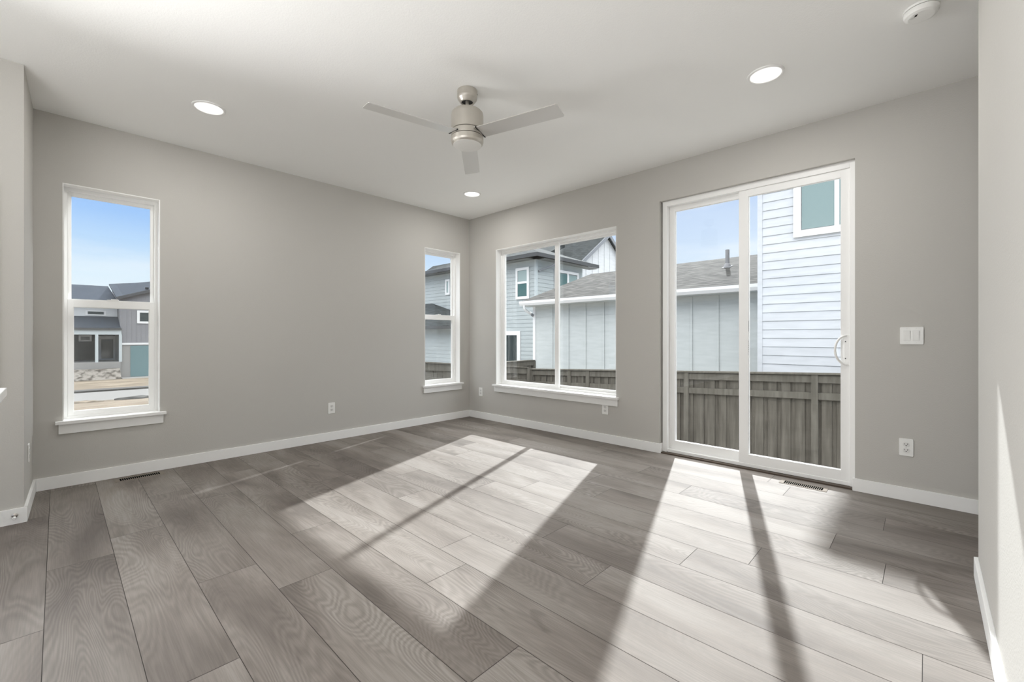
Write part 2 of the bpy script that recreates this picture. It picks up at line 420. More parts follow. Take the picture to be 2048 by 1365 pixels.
BH, BT = 0.089, 0.014
def base(name, T, runs, label, ends=()):
    b = B(T)
    for u0, u1 in runs: b.box((u0, -BT, 0), (u1, 0, BH))
    for u, d0, d1 in ends: b.box((u, d0, 0), (u + (BT if u > 0 else BT), d1, BH))
    structure(b.build(name, M['trim'], bevel=0.002), label)
base('baseboard_north', TN, [(-4.082, -BT)], 'white baseboard below the two narrow windows')
b = B(TE); b.box((-2.77-BT,-BT,0),(0,0,BH)); b.box((-2.77-BT,0,0),(-2.77-.0005,.045,BH)); b.box((-4.243+BT,-BT,0),(-6.19,0,BH)); b.box((-4.243+.0005,0,0),(-4.243+BT,.03,BH))
structure(b.build('baseboard_east', M['trim'], bevel=0.002), 'white baseboard either side of the sliding door')
b = B(); b.prism([(-4.101,-.714,0),(-4.115,-.70,0),(-4.096,0,0),(-4.082,0,0),(-4.0825,-.018,0)], (0,0,BH)); b.box((-4.101,-.714,0),(-9.2,-.70,BH))
structure(b.build('baseboard_left', M['trim']), 'white baseboard around the left wall end')
b = B(); b.box((-1.05+BT,-4.776,0),(-9.2,-4.79,BH)); b.box((-1.05,-4.79,0),(-1.05+BT,-4.93,BH))
structure(b.build('baseboard_right', M['trim'], bevel=0.002), 'white baseboard along the right wall')

# ------------------------------------------------------------------ windows
def ring(b, u0, u1, z0, z1, d0, d1, wl, wr, wb, wt):
    b.box((u0,d0,z0),(u0+wl,d1,z1)); b.box((u1-wr,d0,z0),(u1,d1,z1))
    b.box((u0+wl,d0,z0),(u1-wr,d1,z0+wb)); b.box((u0+wl,d0,z1-wt),(u1-wr,d1,z1))
    return b
def sash(T, parent, u0, u1, z0, z1, d0, d1, w, name='sash'):
    s = ring(B(T), u0, u1, z0, z1, d0, d1, *w).build(name, M['vinyl'], parent, bevel=0.002)
    dm = (d0 + d1) / 2 + .004
    g = B(T); g.box((u0+w[0]-.004, dm-.002, z0+w[2]-.004), (u1-w[1]+.004, dm+.002, z1-w[3]+.004))
    gp = g.build('glass_pane', M['glass'], s)
    bd = ring(B(T), u0+w[0]-.001, u1-w[1]+.001, z0+w[2]-.001, z1-w[3]+.001, dm-.004, dm-.0025, .004, .004, .004, .004)
    bd.build('gasket', M['gasket'] if name == 'dark' else M['vinyl'], s)
    return s
def window(name, T, hole, label, kind):
    u0, u1, z0, z1 = hole
    zs = 0.487                                            # top of the sill board
    w = empty(name, T(((u0+u1)/2, 0, z0)))
    structure(w, label)
    j = B(T); t = 0.006                                   # painted liner of the reveal
    j.box((u0,-.0008,zs),(u0+t,.09,z1)); j.box((u1-t,-.0008,zs),(u1,.09,z1)); j.box((u0+t,-.0008,z1-t),(u1-t,.09,z1))
    j.build('reveal_lining', M['trim'], w)
    s = B(T); s.box((u0-.037,-.040,z0-.004),(u1+.037,-.0005,zs)); s.box((u0+.0005,-.0006,z0),(u1-.0005,.115,zs))
    s.build('sill_board', M['trim'], w)
    a = B(T); a.box((u0-.020,-.017,z0-.077),(u1+.020,-.0005,z0-.004)); a.build('apron', M['trim'], w, bevel=.002)
    ring(B(T), u0+t, u1-t, zs, z1-t, .088, .165, .020, .020, .020, .026).build('frame', M['vinyl'], w, bevel=.002)
    a0, a1, c0, c1 = u0+t+.020, u1-t-.020, zs+.020, z1-t-.026
    if kind == 'hung':
        zm = 1.365
        sash(T, w, a0, a1, zm-.026, c1, .125, .152, (.020,.020,.040,.026))
        sash(T, w, a0, a1, c0, zm+.033, .094, .123, (.033,.033,.034,.060))
        k = B(T); um = (a0+a1)/2
        k.box((um-.035,.088,zm+.033),(um+.035,.115,zm+.039)); k.box((um-.012,.086,zm+.039),(um+.03,.10,zm+.046))
        k.build('sash_lock', M['vinyl'], w)
        q = B(T); q.box((a0+.02,.156,c0+.01),(a1-.02,.157,zm)); q.build('insect_screen', M['screen'], w)
    else:
        um = -1.452
        # sliding leaf on the corner side, fixed leaf towards the door; u runs along y
        sash(T, w, um-.036, a1, c0, c1, .094, .121, (.055,.036,.032,.022))
        sash(T, w, a0, um+.016, c0, c1, .124, .152, (.026,.030,.030,.022))
        k = B(T); k.box((um+.002,.086,1.16),(um+.010,.094,1.24)); k.build('latch', M['vinyl'], w)
    return w
window('window_1', TN, WIN1, 'tall narrow white window at the left, street and houses behind it', 'hung')
window('window_2', TN, WIN2, 'tall narrow white window next to the room corner', 'hung')
window('window_3', TE, WIN3, 'wide two-pane white sliding window right of the room corner', 'slide')

def sliding_door():
    u0, u1, z0, z1 = DOOR; T = TE
    d = empty('door_1', (0, (u0+u1)/2, 0)); structure(d, 'white sliding glass patio door looking onto the fence')
    f = B(T)
    f.box((u0+.001,.036,.012),(u0+.034,.15,z1-.001)); f.box((u1-.058,.036,.012),(u1-.014,.15,z1-.001))
    f.box((u0+.034,.036,z1-.050),(u1-.058,.15,z1-.001)); f.box((u0+.034,.045,.012),(u1-.058,.15,.040))
    f.build('frame', M['vinyl'], d, bevel=.003)
    t = B(T); t.box((u0+.001,-.004,0),(u1-.015,.15,.0115)); t.build('threshold', M['bronze'], d)
    # fixed leaf, further out
    sash(T, d, -3.520, u1-.058, .040, z1-.050, .095, .130, (.072,.052,.080,.045), 'fixed_leaf')
    # sliding leaf, on the room side
    s = sash(T, d, u0+.026, -3.455, .036, z1-.046, .050, .086, (.062,.072,.082,.060), 'sliding_leaf')
    h = B(T)
    y0, zc, hh = u0+.034, 1.012, .112
    h.box((y0,.043,zc-hh),(y0+.034,.0505,zc+hh)); h.build('handle_plate', M['vinyl'], s, bevel=.002)
    g = B(T); pts = [(y0+.016 + .068*math.sin(a), .012 + .030*(abs(math.cos(a))**3), zc - .108*math.cos(a)) for a in [math.pi*i/24 for i in range(25)]]
    g.tube(pts, .0075, 12); g.build('pull_handle', M['vinyl'], s, smooth=True)
    k = B(T)
    for dz in (-.062, .062): k.box((y0+.022,.042,zc+dz-.004),(y0+.029,.0432,zc+dz+.004))
    k.box((y0-.005,.049,zc-hh-.002),(y0-.0005,.0505,zc+hh)); k.build('screw_and_edge_shadow', M['gasket'], s)  # dark strip beside the plate is its edge shadow, put in as colour
    # latch slot and printed sticker on the leaf's inner stile edge
    k = B(T); k.box((-3.5275,.062,1.155),(-3.5272,.070,1.245)); k.build('latch_slot', M['gasket'], s)
    q = B(T); q.box((-3.5275,.0505,.955),(-3.5271,.084,1.085)); st = q.build('sticker', M['label'], s)
    q = B(T)
    for i, (a, e) in enumerate(((.060,.072),(.070,.080),(.056,.078),(.058,.075),(.054,.080),(.060,.070),(.070,.079))):
        zz = 1.072 - i*.017; q.box((-3.5279,a,zz-.003),(-3.5274,e,zz))
    q.build('printing', M['ink'], st)
    return d
sliding_door()

# ------------------------------------------------------------------ electrical plates
def rounded(b, cu, cz, w, h, d0, d1, r=.006, n=5):
    pts = []
    for sx_, sz_, a0 in ((1,1,0),(-1,1,90),(-1,-1,180),(1,-1,270)):
        for i in range(n+1):
            a = R(a0 + 90*i/n); pts.append((cu + sx_*(w/2-r) + r*math.cos(a), d0, cz + sz_*(h/2-r) + r*math.sin(a)))
    b.prism(pts, (0, d1-d0, 0)); return b
def outlet(T, u, z, label, group='duplex wall outlets'):
    o = empty('wall_outlet', T((u, 0, z))); tag(o, label, 'outlet', group)
    rounded(B(T), u, z, .072, .116, -.006, -.0003).build('cover_plate', M['plate'], o)
    for s in (1, -1):
        zc = z + s*.0195
        f = rounded(B(T), u, zc, .034, .028, -.0085, -.0055, .011).build('receptacle', M['rocker'], o)
        k = B(T); k.box((u-.0085,-.0088,zc-.002),(u-.0060,-.0083,zc+.008)); k.box((u+.0060,-.0088,zc-.001),(u+.0082,-.0083,zc+.007))
        rounded(k, u, zc-.0075, .0055, .0060, -.0088, -.0083, .0026); k.build('slot', M['slot'], f)
    k = B(T); k.box((u-.003,-.0066,z-.003),(u+.003,-.0058,z+.003)); k.build('screw', M['rocker'], o)
    return o
outlet(TN, -1.945, .346, 'white duplex outlet on the window wall, alone below the blank stretch of grey wall')
outlet(TE, -.238, .362, 'white duplex outlet beside the room corner')
outlet(TE, -2.176, .353, 'white duplex outlet directly under the right end of the wide window sill')
outlet(TE, -4.517, .361, 'white duplex outlet below the light switch')
TR = lambda p: (-4.1075 - p[1], p[0], p[2])
outlet(TR, -.42, .36, 'white outlet seen edge-on on the narrow wall return at the left')
def switch():
    T = TE; u, z = -4.544, 1.1175
    o = empty('light_switch', T((u,0,z))); tag(o, 'white double rocker light switch on the grey wall right of the door', 'light switch')
    rounded(B(T), u, z, .117, .116, -.0065, -.0003).build('cover_plate', M['plate'], o)
    for s in (1, -1):
        uc = u + s*.023
        k = rounded(B(T), uc, z, .037, .070, -.0072, -.006, .002).build('rocker_frame', M['rocker'], o)
        q = B(T); q.prism([(uc-.0155,-.0075,z-.032),(uc-.0155,-.0115,z+.032),(uc-.0155,-.006,z+.032),(uc-.0155,-.006,z-.032)], (.031,0,0)); q.build('rocker', M['plate'], k)
        for dz in (.048, -.048):
            q = B(T); q.box((uc-.002,-.0072,z+dz-.002),(uc+.002,-.0063,z+dz+.002)); q.build('screw', M['rocker'], o)
switch()

# ------------------------------------------------------------------ ceiling things
def recessed(x, y, label):
    o = empty('recessed_light', (x, y, H)); tag(o, label, 'ceiling light', 'recessed ceiling lights')
    B().lathe([(.084,-.003),(.087,-.0075),(.094,-.0085),(.1005,-.006),(.1015,-.0003)], (x,y,H)).build('trim_ring', M['trim'], o, smooth=True)
    B().lathe([(.0845,-.0045),(.080,-.0018),(.062,-.0012)], (x,y,H)).build('baffle', M['lamp_baffle'], o, smooth=True)
    B().lathe([(.062,-.0012),(.06,-.0016),(0,-.0016)], (x,y,H)).build('lens', M['lamp'], o, smooth=True)
    d = bpy.data.lights.new('downlight', 'AREA'); d.shape = 'DISK'; d.size = .15; d.energy = 7.5; d.color = (1, .985, .96)
    l = bpy.data.objects.new('downlight', d); COL.objects.link(l); l.location = (x, y, H-.012); l.parent = o; l.matrix_parent_inverse = o.matrix_basis.inverted()
recessed(-3.23, -.92, 'round recessed ceiling light above the left window')
recessed(-.704, -.862, 'round recessed ceiling light nearest the room corner')
recessed(-.935, -3.893, 'round recessed ceiling light in front of the sliding door')

def fan():
    x, y = -2.096, -2.412
    o = empty('ceiling_fan', (x, y, 2.378)); tag(o, 'brushed nickel ceiling fan with three flat silver blades', 'ceiling fan')
    c = B().lathe([(0,-.001),(.0655,-.001),(.0665,-.003),(.0665,-.046),(.064,-.056),(.048,-.078),(.044,-.081),(.040,-.081),(.037,-.074)], (x,y,H)).build('canopy', M['nickel'], o, smooth=True)
    B().lathe([(.0375,-.073),(.030,-.070),(.012,-.069)], (x,y,H)).build('socket', M['black'], c, smooth=True)
    q = B()
    for a in (-30, -8):
        q.lathe([(0,-.004),(.004,-.004),(.004,.0),(0,0)], (x+.0660*math.cos(R(a)), y+.0660*math.sin(R(a)), H-.012), 10)
    q.build('vent_hole', M['black'], c)
    B().lathe([(0,2.742),(.0127,2.742),(.0127,2.590),(0,2.590)], (x,y,0), 24).build('downrod', M['nickel'], o, smooth=True)
    B().lathe([(0,2.606),(.080,2.606),(.096,2.601),(.1045,2.590),(.1065,2.575),(.1065,2.474),(.104,2.472),(0,2.472)], (x,y,0), 64).build('motor_housing', M['nickel'], o, smooth=True)
    B().lathe([(0,2.473),(.1025,2.473),(.1025,2.427),(0,2.427)], (x,y,0), 64).build('inner_drum', M['black'], o, smooth=True)
    B().lathe([(.1030,2.469),(.1060,2.4685),(.1060,2.4345),(.1030,2.4335)], (x,y,0), 64).build('blade_band', M['nickel'], o, smooth=True)
    l = B().lathe([(.1025,2.431),(.1060,2.430),(.1065,2.428),(.1065,2.402),(.103,2.390),(.0945,2.3805),(.094,2.3815),(0,2.3815)], (x,y,0), 64).build('lower_housing', M['nickel'], o, smooth=True)
    B().lathe([(.0942,2.383),(.0935,2.3785),(.06,2.3755),(0,2.3745)], (x,y,0), 64).build('cap', M['cap'], l, smooth=True)
    for a in (-75.3, 168.3, 46.0):
        b = B(); r0, r1, hw, th = .088, .668, .0600, .0045
        k = .008
        pts = [(r0,-hw*.93),(r1-k,-hw),(r1,-hw+k),(r1,hw-k),(r1-k,hw),(r0,hw*.93)]
        b.prism([(p[0], p[1], -th/2) for p in pts], (0,0,th))
        bl = b.build('blade', M['blade'])
        Mx = Matrix.Translation((x, y, 2.448)) @ Matrix.Rotation(R(a), 4, 'Z') @ Matrix.Rotation(R(-9.5), 4, 'X')
        bl.data.transform(Mx); place(bl, o)
        s = B(); s.box((.1,-.060,-.0042),(.1072,.060,.0042)); sl = s.build('blade_slot', M['black'])
        sl.data.transform(Matrix.Translation((x, y, 2.448)) @ Matrix.Rotation(R(a), 4, 'Z') @ Matrix.Rotation(R(-9.5), 4, 'X')); place(sl, bl)
fan()

def smoke():
    x, y = -1.012, -4.598
    o = empty('smoke_detector', (x, y, H)); tag(o, 'round white smoke detector on the ceiling near the right wall', 'smoke detector')
    B().lathe([(0,-.0005),(.070,-.0005),(.070,-.010),(.066,-.011)], (x,y,H)).build('mounting_ring', M['plate'], o, smooth=True)
    b = B().lathe([(.064,-.011),(.0675,-.0135),(.0675,-.026),(.062,-.036),(.050,-.0415),(0,-.043)], (x,y,H)).build('body', M['plate'], o, smooth=True)
    B().lathe([(.063,-.0105),(.0655,-.0108),(.0655,-.0138),(.063,-.0140)], (x,y,H)).build('vent_gap', M['black'], b, smooth=True)
    q = B()
    for i in range(5): q.box((x-.035+i*.0032, y+.012+i*.001, H-.0435),(x-.0335+i*.0032, y+.021+i*.001, H-.0415))
    q.build('sounder_slot', M['black'], b)
    B().lathe([(.0,-.0445),(.010,-.044),(.010,-.042)], (x-.018,y+.034,H-.0), 20).build('test_button', M['rocker'], b, smooth=True)
smoke()

# ------------------------------------------------------------------ floor registers, door stop, counter
def register(cx, cy, along, label):
    """along: 'x' or 'y' is the long direction"""
    T = (lambda p: (cx+p[0], cy+p[1], p[2])) if along == 'x' else (lambda p: (cx+p[1], cy+p[0], p[2]))
    o = empty('floor_register', (cx, cy, 0)); tag(o, label, 'floor vent', 'floor registers')
    lx, ly, ix, iy = .148, .051, .121, .036
    b = B(T)
    z0, z1 = .0004, .0026
    for (a, c) in (((-lx,-ly),(lx,-iy)),((-lx,iy),(lx,ly)),((-lx,-iy),(-ix,iy)),((ix,-iy),(lx,iy))):
        b.box((a[0],a[1],z0),(c[0],c[1],z1))
    b.build('rim', M['register'], o, bevel=.0012)
    g = B(T); n = 20; p = 2*ix/n
    for i in range(1, n): u = -ix + i*p; g.box((u-.0015,-iy,.0008),(u+.0015,iy,.0016))
    g.build('grille', M['register'], o)
    v = B(T); v.box((-ix,-iy,.0002),(ix,iy,.0006)); v.build('duct_opening', M['slot'], o)
register(-3.522, -.109, 'x', 'brown metal floor register against the baseboard below the left window')
register(-.139, -3.952, 'y', 'metal floor register in front of the sliding door')

def door_stop():
    x, z = -4.150, .052
    o = empty('door_stop', (x, -.714, z)); tag(o, 'small metal door stop with white tip on the left baseboard', 'door stop')
    T = lambda p: (x + p[0], -.714 - p[2], z + p[1])
    B(T).lathe([(0,.0003),(.013,.0003),(.013,.003),(.008,.006),(.0055,.008)], n=24).build('flange', M['steel'], o, smooth=True)
    B(T).lathe([(.0055,.006),(.0050,.058)], n=20).build('rod', M['steel'], o, smooth=True)
    B(T).lathe([(0,.056),(.0085,.056),(.0085,.068),(.006,.073),(0,.073)], n=20).build('tip', M['rubber'], o, smooth=True)
door_stop()
def island():
    o = empty('kitchen_island', (-4.75, -3.1, 0)); tag(o, 'white quartz countertop corner of a kitchen island at the left edge', 'kitchen island')
    b = B(); b.box((-5.35,-4.15,.888),(-4.108,-2.105,.918)); b.build('countertop', M['stone'], o, bevel=.003)
    b = B(); b.box((-5.32,-4.1,.1),(-4.42,-2.135,.888)); b.box((-5.26,-4.1,0),(-4.48,-2.18,.1)); b.build('cabinet', M['cabinet'], o)
island()
def uplighter():  # unseen fixture added to hold the ceiling fill light
    o = empty('uplighter_fixture', (-5.0, -3.2, 1.39)); tag(o, 'long white fixture added under the ceiling fill light above the kitchen island', 'pendant lamp')
    b = B(); b.box((-5.21,-4.14,1.39),(-4.79,-2.26,1.435)); b.build('tray', M['vinyl'], o, bevel=.004)
    for y in (-3.9, -2.5):
        b = B(); b.tube([(-5.0,y,1.43),(-5.0,y,H-.001)], .004, 8); b.build('cord', M['steel'], o)
uplighter()
# casings added around the unseen fill lights at the kitchen end
TD = lambda p: (p[0], -.70 - p[1], p[2])
w = empty('north_fill_casing', (-4.41, -.70, .8)); structure(w, 'white casing added around the narrow fill light on the left wall')  # added casing that frames the north fill light
ring(B(TD), -4.60, -4.22, .79, 2.01, .0005, .028, .045, .045, .045, .045).build('frame', M['vinyl'], w)
b = B(TD); b.box((-4.555,.0005,.835),(-4.265,.006,1.965)); b.build('glow_pane', emit('glow_pane', (0.93, 0.97, 1.0), 0.9), w)  # added pane with its own glow behind the north fill light
w = empty('south_fill_casing', (-6.1, -4.79, 0)); structure(w, 'white casing added around the wide fill light on the right wall')  # added casing that frames the south fill light
ring(B(lambda p: (p[0], -4.79 + p[1], p[2])), -7.47, -4.73, .12, 2.38, .0005, .05, .06, .06, .06, .06).build('frame', M['vinyl'], w)

# ------------------------------------------------------------------ outdoors: ground
def ground_strip(name, m, rows, x0, x1, label, thick=.3):
    b = B(); n = len(rows)
    for (ya, za), (yb, zb) in zip(rows, rows[1:]):
        b.prism([(x0,ya,za),(x1,ya,za),(x1,yb,zb),(x0,yb,zb)], (0,0,-thick))
    o = b.build(name, m); structure(o, label); return o
b = B(); b.box((.20,-14,-1.36),(40,22.55,-1.6)); structure(b.build('ground', M['gravel']), 'pale gravel side yard behind the fences')
ground_strip('ground_lot', M['dirt'], [(0.2,-1.2),(13,-1.34),(18.5,-1.62),(22.6,-1.80)], -30, .19, 'bare dirt lot between the house and the street')
ground_strip('road', M['asphalt'], [(22.6,-1.82),(28.6,-1.95)], -60, 60, 'pale street across the dirt lot', .6)
b = B(); b.box((-60,28.6,-2.6),(60,29.6,-1.86)); structure(b.build('kerb', M['kerb']), 'dark kerb on the far side of the street')
ground_strip('ground_verge', M['dirt'], [(29.6,-1.95),(34,-2.05),(41.0,-2.20)], -60, 60, 'dirt verge in front of the far houses', .6)
b = B(); b.prism([(-40,41,-2.25),(-40,42.2,-1.45),(-40,42.52,-1.42),(-40,42.52,-3),(-40,41,-3)], (39.5,0,0))
o = b.build('rock_bank', M['rocks']); tag(o, 'pale rock bank below the far house porch', 'rock bank', kind='stuff')
b = B(); b.box((-.4,40.9,-3),(40,70,-2.22)); structure(b.build('driveway', M['concrete']), 'concrete driveway of the far house')
def spoil():
    b = B(); rnd = random.Random(3)
    bmesh.ops.create_icosphere(b.bm, subdivisions=4, radius=1.0)
    for v in b.bm.verts:
        n = 1 + .18*math.sin(7*v.co.x+1)*math.sin(5*v.co.y) + rnd.uniform(-.04,.04)
        v.co = Vector((v.co.x*1.3*n, v.co.y*.45*n, v.co.z*.20*n))
    return b
for (px, py, pz, sc_, lb) in ((-1.35,22.0,-1.775,.62,'low dark heap of soil at the kerb side of the dirt lot'),(-3.2,21.9,-1.772,.45,'low pale heap of soil at the left of the dirt lot')):
    o = spoil().build('soil_heap', M['kerb'] if px > -2 else M['dirt'], smooth=True); o.location = (px, py, pz); o.scale = (sc_,)*3
    tag(o, lb, 'soil heap', 'soil heaps by the street')

# ------------------------------------------------------------------ fences
def fence_run(name, label, P, posts, top, ground, period, bw, rail_h, double, back_gap, rail2=True, layer=True):
    """P(u, d, z): u along the run, d away from our house; posts: list of u"""
    o = empty(name, P((posts[0], 0, ground))); tag(o, label, 'fence', 'weathered fences of the side yard')
    posts = sorted(posts)
    for u in posts:
        k = B(P); k.box((u-.046,-.050,ground),(u+.046,.030,top(u)-.030)); k.build('post', M['fence'], o)
    for a, c in zip(posts, posts[1:]):
        ta, tc_ = top(a), top(c); q = .046
        def slab(dz0, dz1, d0, d1, e=0):
            k = B(P)
            k.prism([(a+q-e,d0,ta-dz0),(c-q+e,d0,tc_-dz0),(c-q+e,d0,tc_-dz1),(a+q-e,d0,ta-dz1)], (0,d1-d0,0)); return k
        slab(0, .028, -.065, .085, q).build('cap_rail', M['fence'], o)
        slab(.046 if double else .029, .046+rail_h if double else .029+rail_h, -.030, .008).build('rail', M['fence'], o)
        if double: slab(.028, .046, -.012, .02, 0).build('rail', M['fence'], o)
        if rail2: slab(.325, .435, -.030, .008).build('rail', M['fence'], o)
        k = B(P); u = a - period*.3
        while u < c:
            for (s, d) in ((0, .009),) + (((period/2, .034),) if layer else ()):
                x0, x1 = max(u+s, a), min(u+s+bw, c)
                if x1 - x0 > .02:
                    t0 = top((x0+x1)/2) - .03
                    k.box((x0, d, ground+.03), (x1, d+.019, t0))
            u += period
        if back_gap: k.box((a,.062,ground+.02),(c,.070,min(ta,tc_)-.06))
        k.build('picket_panel', M['picket'], o)
    return o
ft = lambda u: .345 + (1.1 - u)*.039
fence_run('yard_fence', 'long weathered grey-brown board fence behind the sliding door', lambda p: (4.62+p[1], p[0], p[2]),
          [2.88,1.646,1.115,-1.19,-3.29,-5.5,-7.8], ft, -1.36, .205, .135, .115, True, False)
ft2 = lambda u: .59 - (u-1.3)*.083
fence_run('yard_fence', 'weathered board fence running from the house corner, seen low in the narrow corner window', lambda p: (p[0], 2.9+p[1], p[2]),
          [.35,2.5,4.46], ft2, -1.36, .245, .236, .150, False, True, True, False)
ft3 = lambda u: .33
fence_run('yard_fence', 'short dark fence between the grey house and the low board-and-batten house', lambda p: (p[0], 4.95+p[1], p[2]),
          [5.05,7.10], ft3, -1.36, .205, .135, .15, False, False)

# ------------------------------------------------------------------ houses
def laps(b, u0, u1, z0, z1, d, exp=.178):
    """lap boards whose lower edge stands proud; d = outward direction sign along depth axis is negative (towards us)"""
    z = z0
    while z < z1 - 1e-4:
        t = min(z + exp, z1)
        b.prism([(u0, d-.016, z),(u0, d-.004, t),(u0, d+.03, t),(u0, d+.03, z+.004),(u0, d-.003, z+.004)], (u1-u0,0,0))
        z = t
def ext_window(T, parent, u0, u1, z0, z1, d, panes, trim=.10, tm='white_ext', split=None):
    f = B(T); ring(f, u0, u1, z0, z1, d-.045, d-.002, trim, trim, trim, trim)
    if split:
        for (ax, v, w) in split:
            if ax == 'z': f.box((u0+trim, d-.035, v-w/2),(u1-trim, d-.002, v+w/2))
            else: f.box((v-w/2, d-.035, z0+trim),(v+w/2, d-.002, z1-trim))
    fo = f.build('window_frame', M[tm], parent)
    for (a, c, e, g, m) in panes:
        p = B(T); p.box((a, d-.024, e),(c, d-.018, g)); p.build('pane', M[m], fo)
    return fo

# --- low board-and-batten house behind the fence
def low_house():
    o = empty('low_house', (7.4, 1.5, -1.36)); tag(o, 'low board-and-batten house with grey shingle gable roof behind the fence', 'house')
    T = TE; X = 7.4
    yN, yS = 5.22, -1.95
    b = B(T); b.box((yS,X,-1.36),(yN,14.8,2.24)); b.build('wall', M['garage_panel'], o)
    k = B(T); k.box((yN-.10,X-.022,-1.36),(yN+.012,X,2.15)); k.build('corner_board', M['white_ext'], o)
    k = B(T); yv = 4.386
    while yv > yS: k.box((yv-.026,X-.030,-1.36),(yv+.026,X,2.15)); yv -= .655
    for (a, c, z) in ((1.6,yN-.1,1.775),(yS,1.6,1.925)): k.box((a,X-.009,z-.006),(c,X,z+.006))
    k.build('batten', M['garage_panel'], o)
    k = B(T); k.box((yS,X-.012,2.02),(yN-.1,X,2.15)); k.build('frieze_board', M['garage_panel'], o)
    k = B(T); k.box((yS,7.02,2.15),(yN+.2,7.45,2.175)); k.build('soffit', M['garage_panel'], o)
    # roof: gable with the ridge along y
    n0, n1 = 5.45, -1.98
    r = B(); ex, ez, rx, rz = 7.0, 2.315, 11.3, 3.71
    r.prism([(ex,n0,ez),(rx,n0,rz),(15.6,n0,ez),(15.6,n0,ez-.05),(rx,n0,rz-.06),(ex,n0,ez-.05)], (0,n1-n0,0)); r.build('roof', M['shingle'], o)
    g = B(); g.prism([(7.05,5.2,2.2),(11.3,5.2,3.62),(15.5,5.2,2.2)], (0,.02,0)); g.build('gable_wall', M['garage_panel'], o)
    g = B(); g.prism([(6.93,n0+.02,2.315),(7.03,n0+.02,2.315),(7.03,n0+.02,2.165),(6.97,n0+.02,2.165),(6.93,n0+.02,2.24)], (0,n1-n0-.05,0)); g.build('gutter', M['white_ext'], o)
    g = B(); g.tube([(6.99,5.28,2.17),(6.99,5.28,2.08),(7.03,5.27,2.02),(7.15,5.245,1.95),(7.27,5.225,1.90)], .042, 12); dsp = g.build('downspout', M['white_ext'], o, smooth=True)
    g = B(); g.tube([(7.27,5.225,1.90),(7.36,5.21,1.83)], .044, 12); g.build('elbow', M['gutter_mid'], dsp, smooth=True)
    # plumbing vent
    vx, vy = 9.6, -.385
    vz = ez + (vx-ex)*(rz-ez)/(rx-ex)
    p = B(); p.lathe([(.055,-.1),(.055,.50),(.045,.50),(.045,.40),(0,.40)], (vx,vy,vz), 20); vp = p.build('vent_pipe', M['pipe'], o, smooth=True)
    p = B(); p.lathe([(.11,-.02),(.08,.07),(.056,.10)], (vx,vy,vz), 20); p.build('boot', M['pipe'], vp, smooth=True)
    p = B(); s = (rz-ez)/(rx-ex); p.prism([(vx-.15,vy-.12,vz-.15*s+.006),(vx+.12,vy-.12,vz+.12*s+.006),(vx+.12,vy+.12,vz+.12*s+.006),(vx-.15,vy+.12,vz-.15*s+.006)], (0,0,.006)); p.build('flashing', M['gutter_mid'], vp)
low_house()

# --- tall pale lap-sided house
def pale_house():
    o = empty('tall_house', (6.3, -6, -1.36)); tag(o, 'tall pale blue-white lap-sided house with a frosted white-framed window', 'house')
    T = TE; X = 6.3; yN = -2.02; yS = -11
    b = B(T); b.box((yS,X+.03,-1.36),(yN-.01,15,5.15)); b.build('wall', M['pale_siding'], o)
    s = B(T); z0 = 3.752 - .178*29; laps(s, yS, yN-.09, z0, 5.1, X); s.build('siding', M['pale_siding'], o)
    k = B(T); k.box((yN-.09,X-.024,-1.36),(yN,X+.03,5.1)); k.build('corner_board', M['pale_siding'], o)
    # window
    ext_window(T, o, -3.86, -2.675, 3.10, 4.62, X-.014, [(-3.345,-2.815,3.245,4.50,'frost_glass'),(-3.74,-3.415,3.245,4.50,'frost_glass')], .13, 'white_ext',
               [('u',-3.38,.075)])
    r = B(); r.prism([(6.05,yN+.25,5.08),(10.6,yN+.25,7.2),(15.3,yN+.25,5.08),(15.3,yN+.25,5.0),(6.05,yN+.25,5.0)], (0,yS-yN-.25,0)); r.build('roof', M['shingle'], o)
    g = B(); g.box((5.95,yN+.25,5.0),(6.06,yS,5.13)); g.build('gutter', M['white_ext'], o)
pale_house()

